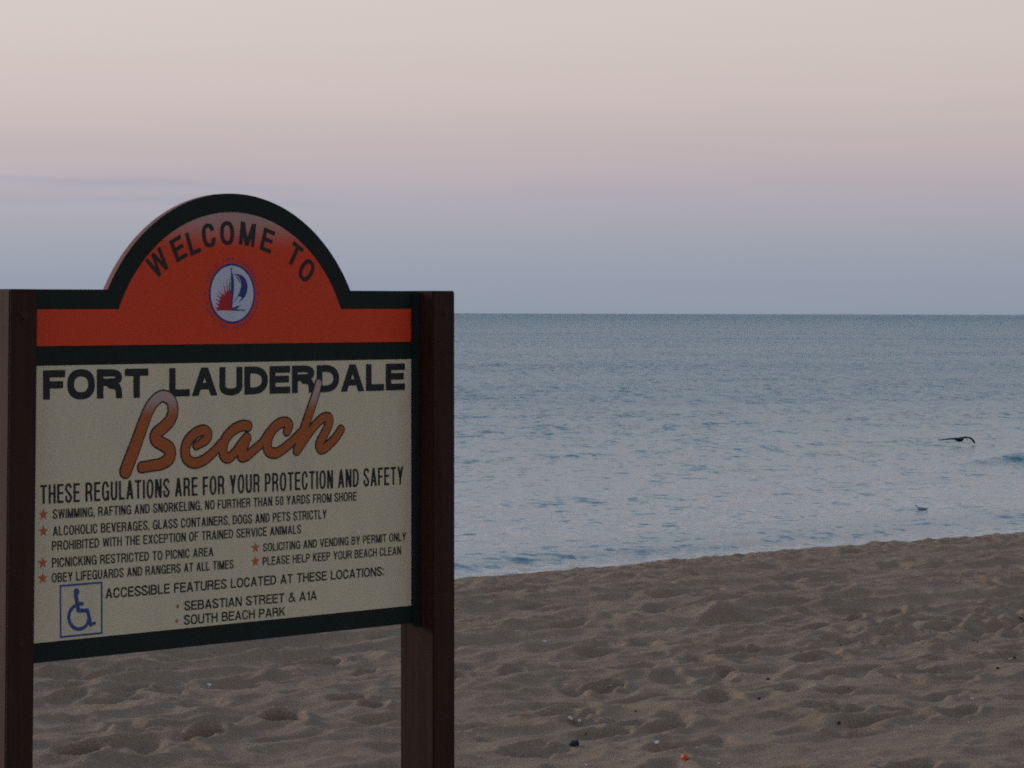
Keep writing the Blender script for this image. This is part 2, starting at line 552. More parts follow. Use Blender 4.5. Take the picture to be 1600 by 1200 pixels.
def nvec(scale, sc, detail):
    t = n.new("ShaderNodeTexNoise"); t.inputs['Scale'].default_value = scale; t.inputs['Detail'].default_value = detail
    t.inputs['Roughness'].default_value = 0.6
    n.link(n.mapping(shore, sc), t.inputs['Vector'])
    v = n.new("ShaderNodeVectorMath", operation='SUBTRACT'); n.link(t.outputs['Color'], v.inputs[0]); v.inputs[1].default_value = (.5, .5, .5)
    return v.outputs[0]


def nvec2(sc, detail):
    t = n.new("ShaderNodeTexNoise"); t.inputs['Scale'].default_value = 1.0; t.inputs['Detail'].default_value = detail
    n.link(n.mapping(co, sc), t.inputs['Vector'])
    v = n.new("ShaderNodeVectorMath", operation='SUBTRACT'); n.link(t.outputs['Color'], v.inputs[0]); v.inputs[1].default_value = (.5, .5, .5)
    return v.outputs[0]


def scl(v, k):
    q_ = n.new("ShaderNodeVectorMath", operation='SCALE'); n.link(v, q_.inputs[0]); n.val(q_.inputs['Scale'], k); return q_.outputs[0]


def vadd(a, b_):
    q_ = n.new("ShaderNodeVectorMath", operation='ADD'); n.link(a, q_.inputs[0]); n.link(b_, q_.inputs[1]); return q_.outputs[0]


patchy = n.noise(n.mapping(shore, (0.3, 1, 1)), 0.06, 5, 0.6)
patchy2 = n.noise(n.mapping(shore, (0.12, 1, 1)), 0.02, 4, 0.6)
kk_ = n.math('MULTIPLY_ADD', n.math('ADD', patchy, patchy2), 1.6, -0.6)
v = vadd(scl(nvec(3.4, (1, 1.1, 1), 2), 1.60), scl(nvec(1.2, (0.9, 1.2, 1), 2), 0.50))
v = vadd(v, scl(nvec(0.35, (0.8, 1.2, 1), 3), 0.25))
v = vadd(v, scl(nvec(0.10, (0.7, 1.2, 1), 3), 0.24))
v = vadd(v, scl(nvec(0.025, (0.5, 1.2, 1), 4), 0.30))
v = vadd(v, scl(nvec2((3.2, 0.34, 1), 2), 0.50))
v = vadd(v, scl(nvec2((1.1, 0.10, 1), 3), 0.26))
wind = n.noise(n.mapping(co, (2.4, 0.26, 1)), 1.0, 4, 0.7)          # gust streaks
wind2 = n.noise(n.mapping(co, (0.7, 0.06, 1)), 1.0, 4, 0.7)
kk_ = n.math('MULTIPLY', kk_, n.math('MULTIPLY_ADD', n.math('ADD', wind, wind2), 1.2, -0.20, clamp=False))
kk_ = n.math('MINIMUM', n.math('MAXIMUM', kk_, 0.08), 1.35)
v = scl(v, n.math('MULTIPLY', chop, kk_))
flatv = n.new("ShaderNodeVectorMath", operation='MULTIPLY'); n.link(v, flatv.inputs[0]); flatv.inputs[1].default_value = (1, 1, 0)
geo = n.new("ShaderNodeNewGeometry")
nn_ = n.new("ShaderNodeVectorMath", operation='NORMALIZE'); n.link(vadd(geo.outputs['Normal'], flatv.outputs[0]), nn_.inputs[0])
n.link(nn_.outputs[0], b.inputs['Normal'])
b_in = to_ab(ground_at(850, 868, SEA))[1]
chop_v = 0.26 * np.exp(-((BS - b_in) / 1.6) ** 2) + 0.20 + 0.80 * np.clip((BS - CRB - 14) / 60.0, 0, 1) ** 0.7 + 0.35 * np.clip((BS - 150) / 1200.0, 0, 1)
sea = grid_obj("sea_water", SX, SY, SZ, M['sea'])
sea.data.flip_normals()
ca_ = sea.data.attributes.new('chop', 'FLOAT', 'POINT'); ca_.data.foreach_set('value', chop_v.ravel().astype(np.float32))
sea.location.z = SEA
tag(sea, "calm grey blue sea running out to the horizon", kind='structure')

# ------------------------------------------------------------------ the sign
YAW = math.radians(46.1)
TILT = 0.0038
ZR = 8.66
anchor = Vector(((677 - 800) / F * ZR, ZR, 0.0))        # foot of the right post's near left corner
sign = bpy.data.objects.new("welcome_sign", None); col.objects.link(sign)
sign.location = anchor
sign.rotation_euler = (Matrix.Rotation(YAW, 3, 'Z') @ Matrix.Rotation(-TILT, 3, 'Y')).to_euler()
tag(sign, "wooden beach regulations sign with arched orange top between two dark brown posts", "sign")
S_M = Matrix.Translation(sign.location) @ sign.rotation_euler.to_matrix().to_4x4()
S_I = S_M.inverted()


def loc(px, py, yl=0.0):
    """where a sight line meets the sign's own plane y = yl; returns (x, z) in the sign's metres"""
    o = S_I @ CAM_O; d = S_I.to_3x3() @ ray(px, py)
    t = (yl - o.y) / d.y
    q = o + d * t
    return q.x, q.z


PW, PD = 0.089, 0.140
YB = 0.070                      # front of the board, set back between the posts
top_r = loc(694, 454.4)[1]; top_l = loc(37, 451.6)[1]
xl_top = loc(59.8, 485)[0]; xl_bot = loc(52.8, 1190)[0]
xr_top = loc(677, 470)[0]; xr_bot = loc(677.5, 1190)[0]
z_bot_ref = loc(40, 1190)[1]


def post(x_top, x_bot, top):
    """x of the post's left face at the board and low down"""
    me = bpy.data.meshes.new("post"); bm = bmesh.new()
    zlow = -0.5
    k = (x_bot - x_top) / (z_bot_ref - (top - 0.05))
    xb = x_top + k * (zlow - top)
    vs = []
    for (z, x0) in ((zlow, xb), (top, x_top)):
        for (dx, y) in ((0, 0), (PW, 0), (PW, PD), (0, PD)):
            vs.append(bm.verts.new((x0 + dx, y, z)))
    for f in ((3, 2, 1, 0), (4, 5, 6, 7), (0, 1, 5, 4), (1, 2, 6, 5), (2, 3, 7, 6), (3, 0, 4, 7)):
        bm.faces.new([vs[i] for i in f])
    bmesh.ops.bevel(bm, geom=bm.edges[:], offset=0.0035, segments=2, affect='EDGES')
    for f in bm.faces:
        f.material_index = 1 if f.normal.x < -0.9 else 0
        f.smooth = False
    bm.to_mesh(me); bm.free()
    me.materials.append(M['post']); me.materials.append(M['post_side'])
    o = bpy.data.objects.new("post", me); col.objects.link(o); o.parent = sign
    return o


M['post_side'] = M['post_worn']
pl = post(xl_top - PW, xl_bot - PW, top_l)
M['post_side'] = wood("inner_post_wood", (0.020, 0.009, 0.006, 1), (0.056, 0.025, 0.015, 1))
pr = post(xr_top, xr_bot, top_r)

# board silhouette in the board plane
XL = xl_top - 0.001; XR = xr_top + 0.001
zs_l = loc(165, 452.8, YB)[1]; zs_r = loc(548, 453.8, YB)[1]; z_sh = 0.5 * (zs_l + zs_r)
z_bt = 0.5 * (loc(56, 1035, YB)[1] + loc(624, 977, YB)[1])
oL = loc(168, 452.8, YB)[0]; oR = loc(547.5, 453.6, YB)[0]
z_ap = loc(352, 302, YB)[1]


def arc_pts(x0, x1, z0, ztop, nseg=64):
    hw = (x1 - x0) / 2; hgt = ztop - z0; r = (hw * hw + hgt * hgt) / (2 * hgt); cx = (x0 + x1) / 2; cz = ztop - r
    a = math.asin(min(1, hw / r));
    if hgt > r: a = math.pi - a
    return [(cx + r * math.sin(-a + 2 * a * i / nseg), cz + r * math.cos(-a + 2 * a * i / nseg)) for i in range(nseg + 1)], cx, cz, r


arc_o, cxo, czo, ro = arc_pts(oL, oR, z_sh, z_ap)
outline = [(XL, z_bt), (XR, z_bt), (XR, z_sh)] + arc_o[::-1] + [(XL, z_sh)]


def slab(name, poly, y0, y1, mat, edge_mat=None, parent=None):
    nn = len(poly)
    v = [(x, y0, z) for x, z in poly] + [(x, y1, z) for x, z in poly]
    f = [tuple(range(nn)), tuple(range(2 * nn - 1, nn - 1, -1))]
    mi = [0, 0]
    for i in range(nn):
        j = (i + 1) % nn
        f.append((i, i + nn, j + nn, j)); mi.append(1 if edge_mat else 0)
    o = mesh_obj(name, v, f, parent=parent or sign, mats=[mat] + ([edge_mat] if edge_mat else []), midx=mi)
    return o


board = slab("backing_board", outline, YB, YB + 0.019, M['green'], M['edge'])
board["label"] = "dark green board with arched top and salmon cut edge"

# orange header
zo_top = 0.5 * (loc(62, 484, YB)[1] + loc(641, 482.3, YB)[1])
zo_bot = 0.5 * (loc(62, 540.7, YB)[1] + loc(641, 534, YB)[1])
zc_top = 0.5 * (loc(62, 571.3, YB)[1] + loc(641, 561.7, YB)[1])
zc_bot = 0.5 * (loc(56, 1005, YB)[1] + loc(642, 946, YB)[1])
xf_r = loc(642, 700, YB)[0]
xf_l = XL + 0.008
iL = loc(185, 482.5, YB)[0]; iR = loc(532, 482, YB)[0]; z_ia = loc(353, 331.5, YB)[1]
arc_i, cxi, czi, ri = arc_pts(iL, iR, zo_top, z_ia)
hdr = [(xf_l, zo_bot), (xf_r, zo_bot), (xf_r, zo_top)] + arc_i[::-1] + [(xf_l, zo_top)]
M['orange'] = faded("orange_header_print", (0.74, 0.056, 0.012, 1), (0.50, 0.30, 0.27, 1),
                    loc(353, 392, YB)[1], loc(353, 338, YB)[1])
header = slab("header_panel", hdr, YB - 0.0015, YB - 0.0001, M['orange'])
header["label"] = "orange arched header panel fading to pale pink at its top"
cream = slab("text_panel", [(xf_l, zc_bot), (xf_r, zc_bot), (xf_r, zc_top), (xf_l, zc_top)], YB - 0.0015, YB - 0.0001, M['cream'])
cream["label"] = "cream text panel with black regulations"

# dark strip that clamps the board against the right post
ZS = loc(655, 979, YB - 0.02)[1]


def boxm(name, x0, x1, y0, y1, z0, z1, mat, parent, bev=0.0015):
    me = bpy.data.meshes.new(name); bm = bmesh.new()
    bmesh.ops.create_cube(bm, size=1)
    for v in bm.verts:
        v.co = Vector(((x0 + x1) / 2 + v.co.x * (x1 - x0), (y0 + y1) / 2 + v.co.y * (y1 - y0), (z0 + z1) / 2 + v.co.z * (z1 - z0)))
    if bev: bmesh.ops.bevel(bm, geom=bm.edges[:], offset=bev, segments=2, affect='EDGES')
    bm.to_mesh(me); bm.free(); me.materials.append(mat)
    o = bpy.data.objects.new(name, me); col.objects.link(o); o.parent = parent
    return o


boxm("clamping_strip", XR - 0.022, XR - 0.002, YB - 0.019, YB - 0.0012, ZS, z_sh - 0.006, M['green'], sign)
boxm("clamping_strip", XL + 0.002, XL + 0.0065, YB - 0.012, YB - 0.0012, ZS, z_sh - 0.006, M['green'], sign, 0.001)


def bolt(x, z):
    me = bpy.data.meshes.new("bolt"); bm = bmesh.new()
    bmesh.ops.create_cone(bm, cap_ends=True, segments=6, radius1=0.0095, radius2=0.0095, depth=0.006,
                          matrix=Matrix.Translation((x, -0.0035, z)) @ Matrix.Rotation(math.pi / 2, 4, 'X'))
    bmesh.ops.create_cone(bm, cap_ends=True, segments=20, radius1=0.015, radius2=0.015, depth=0.0018,
                          matrix=Matrix.Translation((x, -0.0002, z)) @ Matrix.Rotation(math.pi / 2, 4, 'X'))
    bm.to_mesh(me); bm.free(); me.materials.append(M['bolt'])
    o = bpy.data.objects.new("bolt", me); col.objects.link(o); o.parent = sign


bolt(*loc(37, 494)); bolt(*loc(31, 1005)); bolt(*loc(695, 487))

# --- lettering
Y_T = YB - 0.0021
Y_T2 = YB - 0.0026
Y_T3 = YB - 0.0031


def g_box(x0, x1, y0, y1): return lambda X, Y: np.maximum(np.maximum(x0 - X, X - x1), np.maximum(y0 - Y, Y - y1))


def g_bar(p, q, th, y0=None, y1=None):
    """slanted stem cut off level at both ends; th is its level thickness"""
    (ax, ay), (bx_, by_) = p, q
    y0 = min(ay, by_) if y0 is None else y0; y1 = max(ay, by_) if y1 is None else y1
    c_ = abs(by_ - ay) / math.hypot(bx_ - ax, by_ - ay)
    return lambda X, Y: np.maximum((np.abs(X - (ax + (bx_ - ax) * (Y - ay) / (by_ - ay))) - th / 2) * c_, np.maximum(y0 - Y, Y - y1))


def g_se(cx, cy, a, b_, nx=2.35):
    return lambda X, Y: ((np.abs((X - cx) / a) ** nx + np.abs((Y - cy) / b_) ** nx) ** (1 / nx) - 1) * min(a, b_)


def g_or(*fs): return lambda X, Y: np.minimum.reduce([f(X, Y) for f in fs])
def g_and(*fs): return lambda X, Y: np.maximum.reduce([f(X, Y) for f in fs])
def g_not(f): return lambda X, Y: -f(X, Y)


def g_path(p, r):
    c_ = catmull([(x, y, r) for x, y in p], 6)
    return lambda X, Y: stroke_field([c_], X, Y)


WID = dict(I=None, M=1.22, W=1.42, L=.86, E=.92, F=.86, T=.96, A=1.1, V=1.08, Y=1.06, N=1.02, O=1.08, G=1.07, C=1.02, K=1.04, R=1.04, B=1.02, D=1.03,
           S=.98, X=1.06, P=.97, U=1.0, H=1.0)


def glyph(ch, W, t):
    """implicit outline of a plain grotesque capital, cap height 1, stem t; returns (field, width)"""
    ty = t * 0.88
    w_ = W * WID.get(ch, 1.0) if WID.get(ch, 1.0) else t
    if ch == 'I': return g_box(0, t, 0, 1), t
    if ch in ',.': return g_or(g_box(0, t, 0, t), g_and(g_bar((t * .35, -.16), (t * .8, .05), t * .45), g_box(0, t, -.16, .05))) if ch == ',' else g_box(0, t, 0, t), t
    if ch == ':': return g_or(g_box(0, t, 0.02, t + .02), g_box(0, t, .60, .60 + t)), t
    if ch == 'H': return g_or(g_box(0, t, 0, 1), g_box(w_ - t, w_, 0, 1), g_box(0, w_, .5 - ty / 2 + .02, .5 + ty / 2 + .02)), w_
    if ch == 'E': return g_or(g_box(0, t, 0, 1), g_box(0, w_, 1 - ty, 1), g_box(0, w_, 0, ty), g_box(0, w_ * .94, .52 - ty / 2, .52 + ty / 2)), w_
    if ch == 'F': return g_or(g_box(0, t, 0, 1), g_box(0, w_, 1 - ty, 1), g_box(0, w_ * .90, .50 - ty / 2, .50 + ty / 2)), w_
    if ch == 'L': return g_or(g_box(0, t, 0, 1), g_box(0, w_, 0, ty)), w_
    if ch == 'T': return g_or(g_box(w_ / 2 - t / 2, w_ / 2 + t / 2, 0, 1), g_box(0, w_, 1 - ty, 1)), w_
    if ch == 'N': return g_or(g_box(0, t, 0, 1), g_box(w_ - t, w_, 0, 1), g_bar((t * .62, 1), (w_ - t * .62, 0), t * 1.22)), w_
    if ch == 'M': return g_or(g_box(0, t, 0, 1), g_box(w_ - t, w_, 0, 1), g_bar((t * .60, 1), (w_ / 2, 0), t * 1.1), g_bar((w_ - t * .60, 1), (w_ / 2, 0), t * 1.1)), w_
    if ch == 'W':
        t = t * .84; h = t * .55; a = w_ * .27
        return g_or(g_bar((h, 1), (a, 0), t * 1.05), g_bar((w_ / 2, 1), (a, 0), t * 1.0), g_bar((w_ / 2, 1), (w_ - a, 0), t * 1.0), g_bar((w_ - h, 1), (w_ - a, 0), t * 1.05)), w_
    if ch == 'A': return g_or(g_bar((t * .55, 0), (w_ / 2, 1), t * 1.1), g_bar((w_ - t * .55, 0), (w_ / 2, 1), t * 1.1),
                              g_and(g_box(w_ * .2, w_ * .8, .22, .22 + ty * .95), g_box(0, w_, 0, 1))), w_
    if ch == 'V': return g_or(g_bar((t * .55, 1), (w_ / 2, 0), t * 1.1), g_bar((w_ - t * .55, 1), (w_ / 2, 0), t * 1.1)), w_
    if ch == 'Y': return g_or(g_bar((t * .6, 1), (w_ / 2, .36), t * 1.15), g_bar((w_ - t * .6, 1), (w_ / 2, .36), t * 1.15), g_box(w_ / 2 - t / 2, w_ / 2 + t / 2, 0, .46)), w_
    if ch == 'X': return g_or(g_bar((t * .6, 1), (w_ - t * .6, 0), t * 1.2), g_bar((w_ - t * .6, 1), (t * .6, 0), t * 1.2)), w_
    if ch == 'K': return g_or(g_box(0, t, 0, 1), g_and(g_bar((t * .75, .36), (w_ - t * .7, 1), t * 1.25), g_box(t * .5, w_, 0, 1)),
                              g_bar((w_ * .42, .62), (w_ - t * .62, 0), t * 1.2)), w_
    if ch in 'O0':
        if ch == '0': w_ = W * .92
        return g_and(g_se(w_ / 2, .5, w_ / 2, .515), g_not(g_se(w_ / 2, .5, w_ / 2 - t, .515 - ty))), w_
    if ch == 'C':
        o_ = g_and(g_se(w_ / 2, .5, w_ / 2, .515), g_not(g_se(w_ / 2, .5, w_ / 2 - t, .515 - ty)))
        return g_and(o_, g_not(g_box(w_ * .52, w_ * 1.2, .365, .665))), w_
    if ch == 'G':
        o_ = g_and(g_se(w_ / 2, .5, w_ / 2, .515), g_not(g_se(w_ / 2, .5, w_ / 2 - t, .515 - ty)))
        o_ = g_and(o_, g_not(g_box(w_ * .52, w_ * 1.2, .40, .69)))
        return g_or(o_, g_box(w_ * .54, w_, .40, .40 + ty), g_box(w_ - t * .85, w_, 0.0, .44)), w_
    if ch == 'U':
        bowl = g_and(g_se(w_ / 2, .34, w_ / 2, .355), g_not(g_se(w_ / 2, .34, w_ / 2 - t, .355 - ty)), g_box(-1, 2, -1, .34))
        return g_or(g_box(0, t, .339, 1), g_box(w_ - t, w_, .339, 1), bowl), w_
    if ch in 'DPRB':
        def lobe(y0, y1, ww, k=.42):
            cy = (y0 + y1) / 2; hb = (y1 - y0) / 2; xc = ww * k
            out = g_or(g_box(0, xc, y0, y1), g_and(g_se(xc, cy, ww - xc, hb, 2.3), g_box(xc - .01, 9, -9, 9)))
            inn = g_or(g_box(t, xc, y0 + ty, y1 - ty), g_and(g_se(xc, cy, ww - xc - t, hb - ty, 2.3), g_box(xc - .01, 9, -9, 9)))
            return g_and(out, g_not(inn))
        st_ = g_box(0, t, 0, 1)
        if ch == 'D': return g_or(st_, lobe(0, 1, w_, .36)), w_
        if ch == 'P': return g_or(st_, lobe(.40, 1, w_, .5)), w_
        if ch == 'R': return g_or(st_, lobe(.43, 1, w_ * .97, .5), g_and(g_path([(w_ * .5, .47), (w_ * .72, .43), (w_ - t * .68, .30), (w_ - t * .60, .12), (w_ - t * .5, -.1)], t * .48), g_box(w_ * .3, w_, 0, .6))), w_
        return g_or(st_, lobe(.455, 1, w_ * .94, .5), lobe(0, .455 + ty, w_, .5)), w_
    if ch == 'S':
        r_ = t * .47; pts_ = []
        for a in np.radians(np.arange(18, 200, 18)): pts_.append((w_ / 2 + (w_ / 2 - r_) * math.cos(a), .745 + (.27 - r_) * math.sin(a)))
        for a in np.radians(np.arange(20, -200, -18)): pts_.append((w_ / 2 + (w_ / 2 - r_) * math.cos(a), .255 + (.27 - r_) * math.sin(a)))
        return g_path(pts_, r_), w_
    if ch == '5':
        r_ = t * .47; w_ = W * .92
        pts_ = [(w_ * .06 + r_, .48)] + [(w_ / 2 + (w_ / 2 - r_) * math.cos(a), .315 + (.33 - r_) * math.sin(a)) for a in np.radians(np.arange(128, -170, -18))]
        return g_or(g_path(pts_, r_), g_box(w_ * .10, w_ * .94, 1 - ty, 1), g_box(w_ * .08, w_ * .08 + t * .85, .47, 1)), w_
    if ch == '1':
        w_ = W * .55
        return g_or(g_box(w_ - t, w_, 0, 1), g_box(0, w_ - t * .5, .70, .70 + ty * .8)), w_
    if ch == '&':
        r_ = t * .42; w_ = W * 1.15
        return g_path([(w_ * .97, .03), (w_ * .62, .42), (w_ * .33, .68), (w_ * .28, .86), (w_ * .44, .95), (w_ * .60, .86), (w_ * .52, .68), (w_ * .20, .45),
                       (w_ * .08, .25), (w_ * .22, .07), (w_ * .48, .06), (w_ * .72, .22), (w_ * .84, .46)], r_), w_
    return g_box(0, t, 0, 1), t


def field_faces(D, xs_, zs_, iso=0.0):
    V = []; Fc = []; cache = {}

    def vert(x, z):
        k = (round(x, 5), round(z, 5))
        if k not in cache: cache[k] = len(V); V.append((x, z))
        return cache[k]
    ins = D < iso
    nz, nx = D.shape
    for i in range(nz - 1):
        j = 0
        while j < nx - 1:
            c = (ins[i, j], ins[i, j + 1], ins[i + 1, j + 1], ins[i + 1, j])
            if not any(c): j += 1; continue
            if all(c):
                k = j
                while k < nx - 1 and ins[i, k + 1] and ins[i + 1, k + 1]: k += 1
                k = max(k, j + 1)
                Fc.append((vert(xs_[j], zs_[i]), vert(xs_[k], zs_[i]), vert(xs_[k], zs_[i + 1]), vert(xs_[j], zs_[i + 1])))
                j = k; continue
            P = [(xs_[j], zs_[i], D[i, j]), (xs_[j + 1], zs_[i], D[i, j + 1]), (xs_[j + 1], zs_[i + 1], D[i + 1, j + 1]), (xs_[j], zs_[i + 1], D[i + 1, j])]
            poly = []
            for a in range(4):
                p, q = P[a], P[(a + 1) % 4]
                if p[2] < iso: poly.append((p[0], p[1]))
                if (p[2] < iso) != (q[2] < iso):
                    t = (iso - p[2]) / (q[2] - p[2]); poly.append((p[0] + t * (q[0] - p[0]), p[1] + t * (q[1] - p[1])))
            idx = []
            for p in poly:
                v_ = vert(*p)
                if v_ not in idx: idx.append(v_)
            if len(idx) >= 3: Fc.append(tuple(idx))
            j += 1
    return V, Fc


GC = {}


def glyph_faces(ch, W, t, cell=1 / 34):
    key = (ch, round(W, 3), t, cell)
    if key not in GC:
        f, gw = glyph(ch, W, t)
        xs_ = np.arange(-.04, gw + .04 + cell, cell) + .0031; zs_ = np.arange(-.2, 1.06, cell) + .0031
        X, Z = np.meshgrid(xs_, zs_)
        V, Fc = field_faces(f(X, Z), xs_, zs_)
        GC[key] = (np.array(V), Fc, gw)
    return GC[key]


def text_line(text, L, R, mat, t=0.13, label=None, name="lettering", y=None, parent=None, gap=0.10, space=0.55, cell=1 / 34):
    """L = (x, top, bottom) and R = (x, top, bottom) where the line starts and ends"""
    y = Y_T if y is None else y
    x0, zt0 = loc(L[0], L[1], y); _, zb0 = loc(L[0], L[2], y)
    x1, zt1 = loc(R[0], R[1], y); _, zb1 = loc(R[0], R[2], y)
    caph = ((zt0 - zb0) + (zt1 - zb1)) / 2
    total = (x1 - x0) / caph

    def adv(W):
        x = 0; xs__ = []
        for ch in text:
            if ch == ' ': x += W * space + 0.02; continue
            gw = glyph(ch, W, t)[1]; xs__.append((ch, x)); x += gw + gap
        return x - gap, xs__
    lo, hi = 0.15, 1.6
    for _ in range(40):
        mid_ = (lo + hi) / 2
        if adv(mid_)[0] < total: lo = mid_
        else: hi = mid_
    W = lo; tot, places = adv(W)
    V, Fc = [], []
    for ch, xo in places:
        v, f, gw = glyph_faces(ch, W, t, cell)
        o0 = len(V)
        for a, b_ in v:
            u = (a + xo) / tot
            zt = zt0 + (zt1 - zt0) * u; zb = zb0 + (zb1 - zb0) * u
            V.append((x0 + (x1 - x0) * u, y, zb + (zt - zb) * b_))
        Fc += [tuple(i + o0 for i in p) for p in f]
    o = mesh_obj(name, V, Fc, mat, parent or sign)
    if label: o["label"] = label
    return o


def catmull(p, n_=8):
    p = np.array(p, float); out = []
    q = np.vstack([2 * p[0] - p[1], p, 2 * p[-1] - p[-2]])
    for i in range(1, len(q) - 2):
        for t in np.linspace(0, 1, n_, endpoint=False):
            out.append(0.5 * ((2 * q[i]) + (-q[i - 1] + q[i + 1]) * t + (2 * q[i - 1] - 5 * q[i] + 4 * q[i + 1] - q[i + 2]) * t * t
                              + (-q[i - 1] + 3 * q[i] - 3 * q[i + 1] + q[i + 2]) * t ** 3))
    out.append(p[-1])
    return np.array(out)


def stroke_field(strokes, X, Z):
    D = np.full(X.shape, 1e3)
    for s in strokes:
        for i in range(len(s) - 1):
            a, b_ = s[i], s[i + 1]
            d = b_[:2] - a[:2]; L2 = max(d @ d, 1e-12)
            t = np.clip(((X - a[0]) * d[0] + (Z - a[1]) * d[1]) / L2, 0, 1)
            q = np.hypot(X - a[0] - t * d[0], Z - a[1] - t * d[1]) - (a[2] + t * (b_[2] - a[2]))
            np.minimum(D, q, out=D)
    return D


def fill_field(name, D, xs_, zs_, y, mat, iso=0.0):
    V, Fc = field_faces(D, xs_, zs_, iso)
    return mesh_obj(name, [(a, y, c) for a, c in V], Fc, mat, sign)


text_line("FORT", (67.2, 578.6, 624.7), (232, 575.6, 621.3), M['ink'], 0.285, "large bold black word FORT", gap=0.085, cell=1/60)
text_line("LAUDERDALE", (264.4, 575.2, 620.0), (632.7, 567.7, 609.4), M['ink'], 0.285, "large bold black word LAUDERDALE", gap=0.085, cell=1/60)
LINES = [
    ("THESE REGULATIONS ARE FOR YOUR PROTECTION AND SAFETY", (63, 757.8, 787.8), (630.2, 728.6, 756.8), 0.138),
    ("SWIMMING, RAFTING AND SNORKELING, NO FURTHER THAN 50 YARDS FROM SHORE", (82.6, 796, 811), (557.3, 768.2, 782.2), 0.165),
    ("ALCOHOLIC BEVERAGES, GLASS CONTAINERS, DOGS AND PETS STRICTLY", (82.6, 822.4, 837.4), (510.5, 796, 810.3), 0.165),
    ("PROHIBITED WITH THE EXCEPTION OF TRAINED SERVICE ANIMALS", (81.4, 845.6, 860.4), (470.6, 819.8, 833.5), 0.165),
    ("PICNICKING RESTRICTED TO PICNIC AREA", (81.2, 872, 887), (333.6, 854.8, 868.6), 0.165),
    ("OBEY LIFEGUARDS AND RANGERS AT ALL TIMES", (81, 895.6, 910.4), (365, 874.4, 888.2), 0.165),
    ("SOLICITING AND VENDING BY PERMIT ONLY", (411.3, 849, 862), (634.5, 831.6, 844.7), 0.165),
    ("PLEASE HELP KEEP YOUR BEACH CLEAN", (410.5, 870.6, 883.9), (626.7, 853.5, 866.5), 0.165),
    ("ACCESSIBLE FEATURES LOCATED AT THESE LOCATIONS:", (164.8, 919.5, 935.5), (600, 885.2, 899.2), 0.185),
    ("SEBASTIAN STREET & A1A", (288, 939.2, 954.1), (495.2, 922.7, 937.3), 0.185),
    ("SOUTH BEACH PARK", (287.5, 961.3, 976.5), (445.9, 948, 962), 0.185),
]
for t, L, R, off in LINES:
    text_line(t, L, R, M['ink'], off, "black line of text reading " + t.lower().replace(":", ""))

# WELCOME TO on its arc
wt = [("W", 247, 411), ("E", 279, 388.5), ("L", 302, 379), ("C", 326.3, 368), ("O", 355, 364.2), ("M", 387, 366),
      ("E", 418, 375.8), ("T", 460.5, 398), ("O", 479.3, 422.3)]
pts = np.array([loc(x, y, Y_T) for _, x, y in wt])
Amat = np.c_[2 * pts, np.ones(len(pts))]
sol = np.linalg.lstsq(Amat, (pts ** 2).sum(1), rcond=None)[0]
ccx, ccz = sol[0], sol[1]; rc = math.sqrt(sol[2] + ccx ** 2 + ccz ** 2)
cap_h = loc(355, 346, Y_T)[1] - loc(355, 382.5, Y_T)[1]
wv, wf = [], []
for wi, (ch, px, py) in enumerate(wt):
    if wi == 7:
        mesh_obj("lettering", wv, wf, M['ink'], sign)["label"] = "curved black word WELCOME"
        wv, wf = [], []
    v, f, gw = glyph_faces(ch, 0.72, 0.20, 1 / 50)
    lx, lz = loc(px, py, Y_T)
    ang = math.atan2(lx - ccx, lz - ccz)
    g = np.c_[(v[:, 0] - gw / 2) * cap_h, (v[:, 1] - 0.5) * cap_h]
    ca, sa = math.cos(-ang), math.sin(-ang)
    gx = lx + g[:, 0] * ca - g[:, 1] * sa; gz = lz + g[:, 0] * sa + g[:, 1] * ca
    o0 = len(wv)
    wv += [(a, Y_T, b_) for a, b_ in zip(gx, gz)]; wf += [tuple(i + o0 for i in p) for p in f]
wl = mesh_obj("lettering", wv, wf, M['ink'], sign); wl["label"] = "curved black word TO"


# --- the brush script word
def zb(p):      # tracing grid of the word Beach
    return 170 + p[0] / 4.1026, 580 + p[1] / 4.1026


def mk(points, rads, y=Y_T2, n_=8):
    pr_ = []
    for (p, r) in zip(points, rads if hasattr(rads, '__len__') else [rads] * len(points)):
        x, z = loc(*p, y); pr_.append((x, z, r))
    return catmull(pr_, n_)


